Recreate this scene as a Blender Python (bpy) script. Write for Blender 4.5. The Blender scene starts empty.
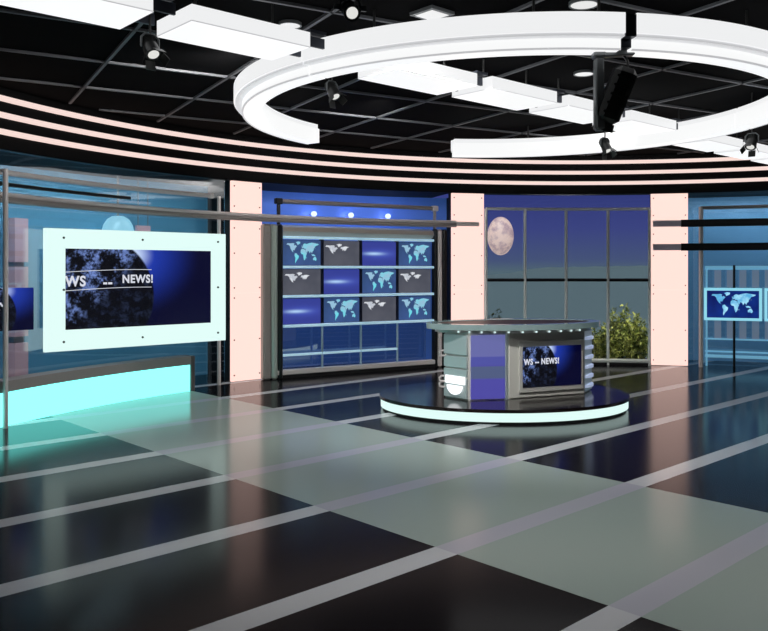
import bpy, math, random
from mathutils import Vector, Matrix, Euler
random.seed(7)
S = bpy.context.scene
COL = S.collection
PI = math.pi
F = 813.0            # focal length in pixels of the 768 x 631 frame
HZ = 270.0           # image row of the eye level
EYE = 2.0
CX, CY, R = 3.96, 7.59, 9.56      # the studio is a round room: centre and radius
R2D, D2R = 180 / PI, PI / 180

# ------------------------------------------------------------------ helpers
def lin(c):
    out = []
    for v in c:
        v /= 255.0
        out.append(v / 12.92 if v <= 0.04045 else ((v + 0.055) / 1.055) ** 2.4)
    return tuple(out) + (1.0,)

class MB:
    """collects pieces into one mesh"""
    def __init__(self): self.v = []; self.f = []
    def add(self, vs, fs, M=None):
        o = len(self.v)
        for p in vs:
            p = Vector(p)
            self.v.append(tuple(M @ p) if M is not None else tuple(p))
        for f in fs: self.f.append(tuple(i + o for i in f))
        return self
    def box(self, c, s, M=None, bev=0.0):
        x, y, z = (k / 2 for k in s)
        if bev <= 0:
            vs = [(c[0]+a*x, c[1]+b*y, c[2]+d*z) for a in (-1, 1) for b in (-1, 1) for d in (-1, 1)]
            fs = [(0,1,3,2), (4,6,7,5), (0,4,5,1), (2,3,7,6), (0,2,6,4), (1,5,7,3)]
            return self.add(vs, fs, M)
        # chamfered box: octagonal section in every direction
        vs = []; idx = {}
        for a in (-1, 1):
            for b in (-1, 1):
                for d in (-1, 1):
                    for k in range(3):
                        p = [a*x, b*y, d*z]
                        for j in range(3):
                            if j != k: p[j] -= (a, b, d)[j] * bev
                        idx[(a, b, d, k)] = len(vs)
                        vs.append((c[0]+p[0], c[1]+p[1], c[2]+p[2]))
        fs = []
        g = lambda a, b, d, k: idx[(a, b, d, k)]
        for s_ in (-1, 1):
            fs.append([g(s_,-1,-1,0), g(s_,1,-1,0), g(s_,1,1,0), g(s_,-1,1,0)][::s_])
            fs.append([g(-1,s_,-1,1), g(-1,s_,1,1), g(1,s_,1,1), g(1,s_,-1,1)][::s_])
            fs.append([g(-1,-1,s_,2), g(1,-1,s_,2), g(1,1,s_,2), g(-1,1,s_,2)][::s_])
        for p in (-1, 1):
            for q in (-1, 1):
                fs.append([g(p,q,-1,0), g(p,q,1,0), g(p,q,1,1), g(p,q,-1,1)])
                fs.append([g(p,-1,q,0), g(p,1,q,0), g(p,1,q,2), g(p,-1,q,2)])
                fs.append([g(-1,p,q,1), g(1,p,q,1), g(1,p,q,2), g(-1,p,q,2)])
        for a in (-1, 1):
            for b in (-1, 1):
                for d in (-1, 1): fs.append([g(a,b,d,0), g(a,b,d,1), g(a,b,d,2)])
        return self.add(vs, fs, M)
    def tube(self, pts, r, n=10, M=None, closed=False):
        pts = [Vector(p) for p in pts]; m = len(pts)
        rs = r if isinstance(r, (list, tuple)) else [r] * m
        vs = []; up = None
        for i, p in enumerate(pts):
            if closed: t = pts[(i+1) % m] - pts[i-1]
            else: t = pts[min(i+1, m-1)] - pts[max(i-1, 0)]
            t.normalize()
            if up is None:
                up = Vector((0, 0, 1)) if abs(t.z) < .9 else Vector((1, 0, 0))
            a = t.cross(up).normalized(); b = a.cross(t).normalized(); up = b
            for k in range(n):
                w = 2 * PI * k / n
                vs.append(p + a * math.cos(w) * rs[i] + b * math.sin(w) * rs[i])
        fs = []
        for i in range(m if closed else m - 1):
            j = (i + 1) % m
            for k in range(n):
                fs.append((i*n+k, i*n+(k+1) % n, j*n+(k+1) % n, j*n+k))
        if not closed:
            fs.append(tuple(range(n))[::-1]); fs.append(tuple((m-1)*n+k for k in range(n)))
        return self.add(vs, fs, M)
    def cyl(self, p0, p1, r0, r1=None, n=20, M=None):
        return self.tube([p0, p1], [r0, r0 if r1 is None else r1], n, M)
    def prism(self, poly, z0, z1, M=None):
        n = len(poly)
        a = sum(poly[i][0]*poly[(i+1) % n][1] - poly[(i+1) % n][0]*poly[i][1] for i in range(n))
        if a < 0: poly = poly[::-1]
        vs = [(x, y, z0) for x, y in poly] + [(x, y, z1) for x, y in poly]
        fs = [tuple(range(n))[::-1], tuple(range(n, 2*n))]
        for i in range(n): fs.append((i, (i+1) % n, n+(i+1) % n, n+i))
        return self.add(vs, fs, M)
    def sweep(self, prof, c, a0, a1, n=48, cap=True, M=None):
        """closed (r, z) profile swept round c from a0 to a1 degrees"""
        vs = []; m = len(prof)
        for i in range(n + 1):
            a = (a0 + (a1 - a0) * i / n) * D2R
            for r, z in prof: vs.append((c[0] + r*math.cos(a), c[1] + r*math.sin(a), z))
        fs = []
        for i in range(n):
            for k in range(m):
                fs.append((i*m+k, i*m+(k+1) % m, (i+1)*m+(k+1) % m, (i+1)*m+k))
        if cap:
            fs.append(tuple(range(m))[::-1]); fs.append(tuple(n*m+k for k in range(m)))
        return self.add(vs, fs, M)
    def lathe(self, prof, n=24, M=None):
        vs = []; m = len(prof)
        for i in range(n):
            a = 2*PI*i/n
            for r, z in prof: vs.append((r*math.cos(a), r*math.sin(a), z))
        fs = []
        for i in range(n):
            j = (i+1) % n
            for k in range(m-1): fs.append((i*m+k, j*m+k, j*m+k+1, i*m+k+1))
        return self.add(vs, fs, M)
    def build(self, name, mat, parent=None, smooth=True, **props):
        me = bpy.data.meshes.new(name)
        me.from_pydata([tuple(p) for p in self.v], [], self.f)
        me.update()
        import bmesh
        bm = bmesh.new(); bm.from_mesh(me)
        bmesh.ops.recalc_face_normals(bm, faces=bm.faces); bm.to_mesh(me); bm.free()
        if smooth:
            for p in me.polygons: p.use_smooth = True
            me.set_sharp_from_angle(angle=35 * D2R)
        me.materials.append(mat)
        o = bpy.data.objects.new(name, me); COL.objects.link(o)
        if parent is not None: o.parent = parent
        for k, v in props.items(): o[k] = v
        return o

def thing(name, loc, rz, label, cat, group=None):
    o = bpy.data.objects.new(name, None); COL.objects.link(o)
    o.empty_display_size = .1
    o.location = loc; o.rotation_euler = (0, 0, rz)
    o['label'] = label; o['category'] = cat
    if group: o['group'] = group
    return o
def tag(o, label, cat, group=None):
    o['label'] = label; o['category'] = cat
    if group: o['group'] = group
    return o
def struct(o): o['kind'] = 'structure'; return o
def children(o): return [c for c in bpy.data.objects if c.parent == o]
def copy_tree(o, parent=None):
    c = o.copy(); COL.objects.link(c)
    if parent is not None: c.parent = parent
    for ch in children(o): copy_tree(ch, c)
    return c

def floor_pt(px, py, z=0.0):
    Y = F * (EYE - z) / (py - HZ)
    return Vector(((px - 384) / F * Y, Y, z))
def on_circle(px, r=R):
    """where the line of sight through column px meets the circle of radius r"""
    ux, uy = (px - 384) / F, 1.0
    a = ux*ux + uy*uy; b = -2 * (ux*CX + uy*CY); c = CX*CX + CY*CY - r*r
    t = (-b + math.sqrt(b*b - 4*a*c)) / (2*a)
    return Vector((ux*t, uy*t, 0))
def ang(px, r=R):
    p = on_circle(px, r)
    return math.atan2(p.y - CY, p.x - CX) * R2D
def circ(a, r=R, z=0.0):
    return Vector((CX + r*math.cos(a*D2R), CY + r*math.sin(a*D2R), z))
def arc_pts(a0, a1, r, z, n):
    return [circ(a0 + (a1-a0)*i/n, r, z) for i in range(n+1)]

# ------------------------------------------------------------------ materials
def new_mat(name):
    m = bpy.data.materials.new(name); m.use_nodes = True
    return m, m.node_tree, m.node_tree.nodes['Principled BSDF']
def pbr(name, c, rough=.5, metal=0.0, ior=1.45, emit=None, es=0.0, noise=0.0, nscale=8.0, spec=.5):
    m, t, b = new_mat(name)
    col = lin(c)
    b.inputs['Base Color'].default_value = col
    b.inputs['Roughness'].default_value = rough
    b.inputs['Metallic'].default_value = metal
    b.inputs['IOR'].default_value = ior
    b.inputs['Specular IOR Level'].default_value = spec
    if noise > 0:
        n = t.nodes.new('ShaderNodeTexNoise'); n.inputs['Scale'].default_value = nscale; n.inputs['Detail'].default_value = 4
        co = t.nodes.new('ShaderNodeTexCoord'); t.links.new(co.outputs['Object'], n.inputs['Vector'])
        mx = t.nodes.new('ShaderNodeMix'); mx.data_type = 'RGBA'
        mx.inputs['A'].default_value = tuple(k*(1-noise) for k in col[:3]) + (1,)
        mx.inputs['B'].default_value = tuple(min(1, k*(1+noise)) for k in col[:3]) + (1,)
        t.links.new(n.outputs['Fac'], mx.inputs['Factor']); t.links.new(mx.outputs['Result'], b.inputs['Base Color'])
    if emit is not None:
        b.inputs['Emission Color'].default_value = lin(emit); b.inputs['Emission Strength'].default_value = es
    return m
def glow(name, c, s=1.0, rough=.35, base=None):
    return pbr(name, base or (30, 30, 30), rough, emit=c, es=s)
def glass(name, tint, refl=.06, rough=.02):
    m, t, b = new_mat(name)
    t.nodes.remove(b)
    out = t.nodes['Material Output']
    tr = t.nodes.new('ShaderNodeBsdfTransparent'); tr.inputs['Color'].default_value = tint + (1,)
    gl = t.nodes.new('ShaderNodeBsdfGlossy'); gl.inputs['Roughness'].default_value = rough
    lw = t.nodes.new('ShaderNodeLayerWeight'); lw.inputs['Blend'].default_value = .25
    mr = t.nodes.new('ShaderNodeMapRange'); mr.inputs['To Min'].default_value = refl; mr.inputs['To Max'].default_value = .8
    mx = t.nodes.new('ShaderNodeMixShader')
    t.links.new(lw.outputs['Fresnel'], mr.inputs['Value'])
    t.links.new(mr.outputs['Result'], mx.inputs['Fac'])
    t.links.new(tr.outputs[0], mx.inputs[1]); t.links.new(gl.outputs[0], mx.inputs[2])
    t.links.new(mx.outputs[0], out.inputs['Surface'])
    return m

class NT:
    """small helper to write node maths"""
    def __init__(self, t): self.t = t
    def m(self, op, a, b=None, c=None, clamp=False):
        n = self.t.nodes.new('ShaderNodeMath'); n.operation = op; n.use_clamp = clamp
        for i, v in enumerate((a, b, c)):
            if v is None: continue
            if isinstance(v, (int, float)): n.inputs[i].default_value = v
            else: self.t.links.new(v, n.inputs[i])
        return n.outputs[0]
    def mix(self, f, a, b):
        n = self.t.nodes.new('ShaderNodeMix'); n.data_type = 'RGBA'
        for k, v in (('Factor', f), ('A', a), ('B', b)):
            if isinstance(v, (int, float)): n.inputs[k].default_value = v
            elif isinstance(v, tuple): n.inputs[k].default_value = v
            else: self.t.links.new(v, n.inputs[k])
        return n.outputs['Result']
    def step(self, v, lo, hi):
        n = self.t.nodes.new('ShaderNodeMapRange'); n.interpolation_type = 'SMOOTHSTEP'
        self.t.links.new(v, n.inputs['Value'])
        n.inputs['From Min'].default_value = lo; n.inputs['From Max'].default_value = hi
        return n.outputs['Result']
    def xyz(self):
        co = self.t.nodes.new('ShaderNodeTexCoord'); s = self.t.nodes.new('ShaderNodeSeparateXYZ')
        self.t.links.new(co.outputs['Object'], s.inputs[0])
        return co.outputs['Object'], s.outputs[0], s.outputs[1], s.outputs[2]
    def noise(self, vec, scale, detail=3.0, rough=.6):
        n = self.t.nodes.new('ShaderNodeTexNoise'); n.inputs['Scale'].default_value = scale
        n.inputs['Detail'].default_value = detail; n.inputs['Roughness'].default_value = rough
        self.t.links.new(vec, n.inputs['Vector']); return n.outputs['Fac']

BLACK   = pbr('matt_black', (16, 16, 17), .8)
CEILB   = pbr('ceiling_black', (4, 4, 5), .9, spec=.05)
GRIDM   = pbr('ceiling_grid_grey', (96, 98, 102), .5)
FASCIA  = pbr('fascia_black', (8, 8, 9), .6, spec=.15)
def lamp_glow(name, rgb, base=(30, 30, 30)):
    # a lamp colour given in linear light, brighter than the picture's white in its strongest channel
    m = glow(name, (255, 255, 255), 1.0, base=base)
    m.node_tree.nodes['Principled BSDF'].inputs['Emission Color'].default_value = rgb + (1,)
    return m
PINK    = lamp_glow('pink_light_panel', (1.16, .785, .70))
PINKS   = glow('pink_light_strip', (250, 222, 214), 1.0)
MINT    = glow('mint_light_panel', (226, 254, 249), 1.0)
CYAN    = lamp_glow('cyan_light_panel', (.38, 1.85, 1.7))
WHITE   = glow('white_light_panel', (252, 253, 253), .97, base=(40, 40, 40))
WHITE2  = glow('white_light_side', (250, 251, 252), .90, base=(40, 40, 40))
TRIM    = pbr('light_trim_grey', (190, 192, 196), .45, emit=(222, 222, 224), es=.62)
ENDCAP  = pbr('light_bracket', (70, 74, 84), .45, .6)
STEEL   = pbr('brushed_steel', (222, 216, 214), .3, .2)
DSTEEL  = pbr('dark_steel', (150, 144, 141), .3, .2)
GUN     = pbr('gunmetal', (34, 35, 37), .35, .4)
LAMPB   = pbr('lamp_black', (48, 49, 49), .33)
LAMPG   = pbr('lamp_grey', (120, 124, 126), .4, .3)
BOLT    = pbr('bolt_dark', (60, 60, 64), .4, .8)
PLCAP   = pbr('plinth_grey', (150, 143, 141), .4, .0)
SCRB    = pbr('screen_housing', (18, 20, 28), .4)

# ------------------------------------------------------------------ camera
cam = bpy.data.cameras.new('camera'); co = bpy.data.objects.new('camera', cam); COL.objects.link(co)
cam.sensor_width = 36; cam.sensor_fit = 'HORIZONTAL'; cam.lens = F / 768 * 36
cam.shift_y = (HZ - 315.5) / 768
cam.clip_end = 500
co.location = (0, 0, EYE); co.rotation_euler = (PI/2, 0, 0)
S.camera = co
S.view_settings.view_transform = 'Standard'; S.view_settings.look = 'None'
S.view_settings.exposure = 0; S.view_settings.gamma = 1
S.view_settings.use_curve_mapping = False

# ------------------------------------------------------------------ angles of the bays round the wall
A_L = 178.0
A_C1 = (ang(232), ang(262)); A_C2 = (ang(452), ang(484)); A_C3 = (ang(651), ang(688))
A_R = 46.0
REC = 1.3

# ------------------------------------------------------------------ floor
def floor_mat():
    m, t, b = new_mat('polished_floor'); N = NT(t)
    vec, x, y, z = N.xyz()
    # long pale stripes run at 46.8 degrees to the view, the broad band square to them
    s = N.m('ADD', N.m('MULTIPLY', x, -.6845), N.m('MULTIPLY', y, .729))
    w = N.m('ADD', N.m('MULTIPLY', x, .729), N.m('MULTIPLY', y, .6845))
    q = N.m('PINGPONG', N.m('SUBTRACT', s, 2.51 - 1.412*4), 1.412/2)
    stripe = N.m('LESS_THAN', q, .107)
    band = N.m('MULTIPLY', N.m('GREATER_THAN', w, 4.29), N.m('LESS_THAN', w, 6.89))
    dark = N.mix(N.noise(vec, .6), lin((20, 20, 23)), lin((28, 25, 28)))
    c = N.mix(band, dark, lin((152, 166, 160)))
    sc = N.mix(band, lin((188, 191, 195)), lin((170, 171, 182)))
    c = N.mix(stripe, c, sc)
    t.links.new(c, b.inputs['Base Color'])
    b.inputs['Roughness'].default_value = .15
    b.inputs['IOR'].default_value = 1.36; b.inputs['Specular IOR Level'].default_value = .12
    return m
FL = floor_mat()
fl = MB(); N_ = 128
fl.v = [(CX + (R+REC+.2)*math.cos(2*PI*i/N_), CY + (R+REC+.2)*math.sin(2*PI*i/N_), 0) for i in range(N_)]
fl.v += [(p[0], p[1], -.1) for p in fl.v]
fl.f = [tuple(range(N_)), tuple(range(N_, 2*N_))[::-1]] + [(i, N_+i, N_+(i+1) % N_, (i+1) % N_) for i in range(N_)]
struct(fl.build('floor', FL, smooth=False))

# ------------------------------------------------------------------ ceiling with its tile grid
HC = 4.42
cl = MB()
cl.v = [(CX + (R+REC+.2)*math.cos(2*PI*i/N_), CY + (R+REC+.2)*math.sin(2*PI*i/N_), HC) for i in range(N_)]
cl.v += [(p[0], p[1], HC+.12) for p in cl.v]
cl.f = [tuple(range(N_)), tuple(range(N_, 2*N_))] + [(i, N_+i, N_+(i+1) % N_, (i+1) % N_) for i in range(N_)]
ceil = struct(cl.build('ceiling', CEILB, smooth=False))
grid = MB()
gu, gv = Vector((.869, .494, 0)), Vector((-.494, .869, 0))
def grid_line(n, u, d):
    # the part of the line n.P = d that lies in the round ceiling
    c = Vector((CX, CY, 0)); h = d - n.dot(c); rr = R - .12
    if abs(h) >= rr: return
    L = math.sqrt(rr*rr - h*h); mid = c + n*h
    ra = math.atan2(u.y, u.x)
    M = Matrix.Translation((mid.x, mid.y, HC - .012)) @ Matrix.Rotation(ra, 4, 'Z')
    grid.box((0, 0, 0), (2*L, .036, .03), M)
for k in range(-9, 10):
    grid_line(gv, gu, 6.82 + 1.475*k)
    grid_line(gu, gv, 1.85 + 1.465*k)
g = grid.build('ceiling_grid', GRIDM, ceil, smooth=False); g['kind'] = 'structure'

# ------------------------------------------------------------------ fascia round the room and its three light strips
fa = MB()
fa.sweep([(R, 3.6), (R, HC), (R+.14, HC), (R+.14, 3.6)], (CX, CY), 0, 360, 160, cap=False)
struct(fa.build('wall_fascia', FASCIA))
for nm, z, lab in (('upper', 4.27, 'uppermost of the three pink light strips curving round below the black ceiling'),
                   ('middle', 4.05, 'middle one of the three pink light strips round the black fascia'),
                   ('lower', 3.829, 'lowest of the three pink light strips, just above the pink columns')):
    st = MB(); st.sweep([(R-.035, z-.036), (R-.035, z+.036), (R, z+.036), (R, z-.036)], (CX, CY), 40, 184, 120)
    tag(st.build('light_strip', PINKS), lab, 'light strip', 'light strips round the ceiling fascia')

# soffit above the recessed bays, solid wall round the back, partitions behind the columns
so = MB()
so.sweep([(R+.14, 3.6), (R+.14, 3.68), (R+REC, 3.68), (R+REC, 3.6)], (CX, CY), A_C2[0], 186, 60)
so.sweep([(R+.14, 3.6), (R+.14, 3.68), (R+REC, 3.68), (R+REC, 3.6)], (CX, CY), 38, A_C3[1], 30)
so.sweep([(R+.14, 3.6), (R+.14, 3.68), (R+.3, 3.68), (R+.3, 3.6)], (CX, CY), A_C3[1], A_C2[0], 24)
struct(so.build('ceiling_soffit', BLACK))
wb = MB(); wb.sweep([(R, 0), (R, 3.6), (R+.14, 3.6), (R+.14, 0)], (CX, CY), A_L, 360 + A_R, 120)
struct(wb.build('wall_back', pbr('back_wall_dark', (24, 25, 28), .7)))
def partition(name, a):
    p = MB(); M = Matrix.Translation(circ(a, R+.1+REC/2, 1.8)) @ Matrix.Rotation(a*D2R, 4, 'Z')
    p.box((0, 0, 0), (REC, .1, 3.6), M)
    struct(p.build(name, BLACK, smooth=False))
for nm, a in (('wall_left_end', A_L), ('wall_left_return', sum(A_C1)/2), ('wall_centre_return', sum(A_C2)/2),
              ('wall_right_return', sum(A_C3)/2), ('wall_right_end', A_R)):
    partition(nm, a)

# ------------------------------------------------------------------ recess back walls
TEAL = pbr('teal_wall', (92, 140, 165), .4, noise=.12, nscale=1.2, emit=(52, 108, 138), es=.42)  # light put into the recess wall colours as a faint even glow
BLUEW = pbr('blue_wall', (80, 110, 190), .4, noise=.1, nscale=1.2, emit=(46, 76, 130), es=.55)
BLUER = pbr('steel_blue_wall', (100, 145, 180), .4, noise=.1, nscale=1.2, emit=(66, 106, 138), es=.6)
def back_wall(name, a0, a1, mat):
    w = MB(); w.sweep([(R+REC, 0), (R+REC, 3.6), (R+REC+.1, 3.6), (R+REC+.1, 0)], (CX, CY), a0, a1, 48)
    return struct(w.build(name, mat))
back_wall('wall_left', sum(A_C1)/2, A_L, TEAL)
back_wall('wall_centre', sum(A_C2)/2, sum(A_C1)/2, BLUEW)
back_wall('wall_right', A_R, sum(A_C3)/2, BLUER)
GLZ = glass('studio_glass', (.88, .91, .93), .10)
GLW = glass('window_glass', (.95, .96, .97), .03)
def curved_glass(name, a0, a1, r, z0, z1):
    w = MB(); w.sweep([(r, z0), (r, z1), (r+.02, z1), (r+.02, z0)], (CX, CY), a0, a1, 32)
    return w.build(name, GLZ)

# ------------------------------------------------------------------ pink columns
def column(a0, a1, label):
    am = (a0 + a1) / 2; w = 2 * R * math.sin(abs(a1-a0)/2*D2R)
    # local x along the wall (towards the right of the picture), y outward
    o = thing('light_column', circ(am, R, 0), (am - 90)*D2R, label, 'column', 'pink backlit columns round the studio')
    c = MB(); c.box((0, .16, 1.8), (w*.98, .2, 3.596)); c.build('column_core', BLACK, o, smooth=False)
    for z0, z1 in ((.012, 1.587), (1.588, 3.592)):
        p = MB(); p.box((0, .03, (z0+z1)/2), (w, .06, z1-z0), bev=.001); p.build('light_panel', PINK, o, smooth=False)
    for z in (.12, .75, 1.5, 1.68, 2.3, 2.75, 3.14, 3.5):
        for s in (-1, 1):
            b = MB(); b.cyl((s*(w/2-.05), .003, z), (s*(w/2-.05), -.012, z), .014, .011, 10); b.build('bolt', BOLT, o)
    return o
column(*A_C1, 'pink backlit column between the large framed screen and the video wall')
column(*A_C2, 'pink backlit column behind the news desk, between video wall and window')
column(*A_C3, 'pink backlit column right of the window, crossed by two dark rails')

# ------------------------------------------------------------------ long steel rail that runs across the left bay and the video wall
rail = thing('wall_rail', circ(140, R-.16, 2.95), 0, 'long curved steel rail running past the first pink column to the second', 'rail')
rl = rail.location
def rel(pts, o): return [p - o for p in pts]
for z, r, mt in ((2.985, .03, STEEL), (2.915, .042, DSTEEL)):
    t = MB(); t.tube(rel(arc_pts(A_L, ang(456, R-.16), R-.16, z, 60), rl), r, 10); t.build('rail_tube', mt, rail)
e = MB(); pe = circ((A_C2[0]+A_C2[1])/2 + .4, R-.1, 2.95) - rl
e.box((0, 0, 0), (.55, .05, .09), Matrix.Translation(pe) @ Matrix.Rotation((sum(A_C2)/2-90)*D2R, 4, 'Z'), bev=.02); e.build('end_bracket', STEEL, rail)
for a in (sum(A_C1)/2, A_L-.6):
    e = MB(); e.cyl(circ(a, R-.17, 2.95)-rl, circ(a, R+.02, 2.95)-rl, .025); e.build('wall_mount', DSTEEL, rail)
# short dark tube above it
a0, a1 = A_L, ang(130, R-.2)
t = MB(); t.tube(arc_pts(a0, a1, R-.2, 3.115, 24), .026, 8)
for a in (a1+.15, a0-.8): t.cyl(circ(a, R-.2, 3.115), circ(a, R+.0, 3.115), .012, n=8)
tag(t.build('wall_rail', GUN), 'short dark tube rail above the long steel rail at far left', 'rail')

RP_ = 9.24     # radius of the plinth front
# tube frame of the left bay
ap, aq = ang(5, R-.1), ang(219, R-.1)
fr = thing('tube_frame', circ(ap, R-.1, 0), 0, 'steel tube frame with curved top bar round the left glass bay', 'frame')
o_ = fr.location
t = MB(); t.tube(rel(arc_pts(A_L-1, ang(212, R-.1), R-.1, 3.28, 40), o_), .038, 10); t.build('top_bar', STEEL, fr)
RF = RP_ - .09
for a, rr in ((ang(5.5, RF), RF), (aq, R-.1)):
    t = MB(); t.cyl(circ(a, rr, 0)-o_, circ(a, rr, 3.28)-o_, .032, n=12); t.build('post', STEEL, fr)
a = ang(5.5, RF)
t = MB(); t.cyl(circ(a, RF, 3.255)-o_, circ(a, R-.1, 3.27)-o_, .022, n=10); t.build('cross_arm', STEEL, fr)
t = MB(); t.box((0, 0, 0), (.08, .09, .09), Matrix.Translation(circ(ang(211, R-.1), R-.1, 3.28)-o_) @ Matrix.Rotation(aq*D2R, 4, 'Z'), bev=.01); t.build('clamp', STEEL, fr)
# glass of the left bay
gl0 = curved_glass('glass_partition', ang(226), A_L-.5, R+.04, .01, 3.59); tag(gl0, 'tall curved glass partition of the left bay behind the framed screen', 'glass')

# dome lamp and pale blocks standing in for pink reflections in the glass
lo = circ(ang(118, R+.95), R+.95, 0)
dl = thing('dome_lamp', lo, 0, 'glowing cyan dome lamp behind the glass above the framed screen', 'lamp')
m_ = MB(); m_.lathe([(.001, 2.92), (.10, 2.91), (.18, 2.86), (.24, 2.76), (.275, 2.62), (.28, 2.5), (.26, 2.5), (.001, 2.52)], 32); m_.build('lamp_dome', glow('dome_glow', (165, 228, 250), 1.15), dl)
m_ = MB(); m_.cyl((0, 0, 2.9), (0, 0, 3.6), .02); m_.build('hanger_rod', DSTEEL, dl)
PALE = pbr('reflection_pink', (205, 160, 165), .5, emit=(190, 150, 158), es=.35)
pp = circ(ang(17, R+1.05), R+1.05, 0)
pl = thing('pink_reflection', pp, (ang(17, R+1.05)-90)*D2R, 'pale pink block added for a column reflection in the far left glass', 'reflection_shape')
for z0, z1 in ((0, .9), (1.0, 1.55), (1.62, 2.05), (2.12, 2.78)):
    m_ = MB(); m_.box((0, 0, (z0+z1)/2), (.24, .2, z1-z0)); m_.build('reflection_block', PALE, pl, smooth=False)
m_ = MB(); m_.box((0, .02, 1.39), (.19, .12, 2.76)); m_.build('reflection_core', DSTEEL, pl, smooth=False)
a_ = ang(143, R+1.05)
pn = thing('reflection_panel', circ(a_, R+1.05, 0), (a_-90)*D2R, 'pale pink panel added for a reflection in the glass, its top above the framed screen', 'panel')
m_ = MB(); m_.box((0, 0, 2.45), (.27, .06, .66)); m_.build('reflection_board', PALE, pn, smooth=False)  # board added for a pink patch reflected in the glass
for x in (-.1, .1):
    m_ = MB(); m_.cyl((x, 0, 2.78), (x, 0, 3.6), .008, n=8); m_.build('hanger_rod', DSTEEL, pn)

# ------------------------------------------------------------------ glowing plinth
RP = RP_
aP = ang(190, RP)
pl = thing('plinth', circ(165, RP, 0), 0, 'long low curved plinth with glowing cyan front and grey cap at left', 'plinth')
o_ = pl.location; rc = (CX - o_.x, CY - o_.y)
m_ = MB(); m_.sweep([(RP, .0), (RP, .44), (RP+.06, .44), (RP+.06, 0)], rc, aP, A_L-1, 40); m_.build('light_front', CYAN, pl)
m_ = MB(); m_.sweep([(RP-.03, .44), (RP-.03, .58), (RP+.24, .58), (RP+.24, .44)], rc, aP, A_L-1, 40); m_.build('cap', PLCAP, pl)
m_ = MB(); M = Matrix.Translation(circ(aP-.02, RP+.105, .29)-o_) @ Matrix.Rotation(aP*D2R, 4, 'Z')
m_.box((0, -.04, 0), (.27, .08, .58), M, bev=.008); m_.build('end_panel', pbr('plinth_end', (96, 90, 88), .4), pl, smooth=False)
m_ = MB(); m_.sweep([(RP+.06, .0), (RP+.06, .44), (RP+.22, .44), (RP+.22, 0)], rc, aP, A_L-1, 40); m_.build('core', BLACK, pl)

# ------------------------------------------------------------------ screen pictures
def news_mat(name, w, h, x0=0.0, sc=1.0):
    """a dark earth with city lights against a blue glow, as shown on the screen (screen x from x0)"""
    m, t, b = new_mat(name); N = NT(t)
    vec, x, y, z = N.xyz()
    u = N.m('ADD', N.m('DIVIDE', x, w), .5 + x0); v = N.m('ADD', N.m('DIVIDE', z, h), .5)
    asp = h / w
    dx = N.m('SUBTRACT', u, .17); dy = N.m('MULTIPLY', N.m('SUBTRACT', v, .40), .52)
    d = N.m('SQRT', N.m('ADD', N.m('MULTIPLY', dx, dx), N.m('MULTIPLY', dy, dy)))
    cv = t.nodes.new('ShaderNodeCombineXYZ'); t.links.new(u, cv.inputs[0]); t.links.new(N.m('MULTIPLY', v, .5), cv.inputs[1])
    n1 = N.noise(cv.outputs[0], 9, 5, .7); n2 = N.noise(cv.outputs[0], 38, 3, .7)
    land = N.m('MULTIPLY', N.step(n1, .46, .60), N.step(n2, .34, .58))
    shade = N.step(N.m('ADD', N.m('MULTIPLY', N.m('SUBTRACT', u, .24), 1.9), N.m('MULTIPLY', N.m('SUBTRACT', .62, v), .9)), .28, -.02)
    city = N.mix(N.m('MULTIPLY', land, N.m('ADD', N.m('MULTIPLY', shade, .82), .06)), lin((4, 5, 14)), lin((120, 146, 215)))
    # glow outside the limb
    gx = N.m('SUBTRACT', u, .43); gy = N.m('MULTIPLY', N.m('SUBTRACT', v, .93), .6)
    gd = N.m('SQRT', N.m('ADD', N.m('MULTIPLY', gx, gx), N.m('MULTIPLY', gy, gy)))
    bg = N.mix(N.step(gd, .50, .02), lin((2, 3, 40)), lin((34, 62, 180)))
    bg = N.mix(N.step(gd, .16, .0), bg, lin((205, 225, 255)))
    c = N.mix(N.step(d, .415, .40), bg, city)
    b.inputs['Base Color'].default_value = (.01, .01, .012, 1); b.inputs['Roughness'].default_value = .25
    t.links.new(c, b.inputs['Emission Color']); b.inputs['Emission Strength'].default_value = 1.0
    return m
LETTER = glow('lettering_white', (225, 228, 240), .9)
def lettering(txt, size, loc, parent, mat=LETTER, name='lettering', sx=1.0):
    cu = bpy.data.curves.new('t', 'FONT'); cu.body = txt; cu.size = size; cu.extrude = .0015
    cu.align_x = 'LEFT'; cu.align_y = 'CENTER'; cu.offset = size*.03; cu.space_character = 1.12
    ob = bpy.data.objects.new('t', cu); COL.objects.link(ob)
    me = bpy.data.meshes.new_from_object(ob)
    bpy.data.objects.remove(ob)
    me.materials.clear(); me.materials.append(mat)
    for vtx in me.vertices:
        x, y, z = vtx.co
        vtx.co = (x*sx, -z, y)
    o = bpy.data.objects.new(name, me); COL.objects.link(o); o.parent = parent; o.location = loc
    return o

def flat_frame(p_l, p_r):
    """empty frame: local x from p_l to p_r, y away from the viewer"""
    d = p_r - p_l
    return (p_l + p_r)/2, math.atan2(d.y, d.x), math.hypot(d.x, d.y)
def pt(px, Y): return Vector(((px-384)/F*Y, Y, 0))

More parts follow.
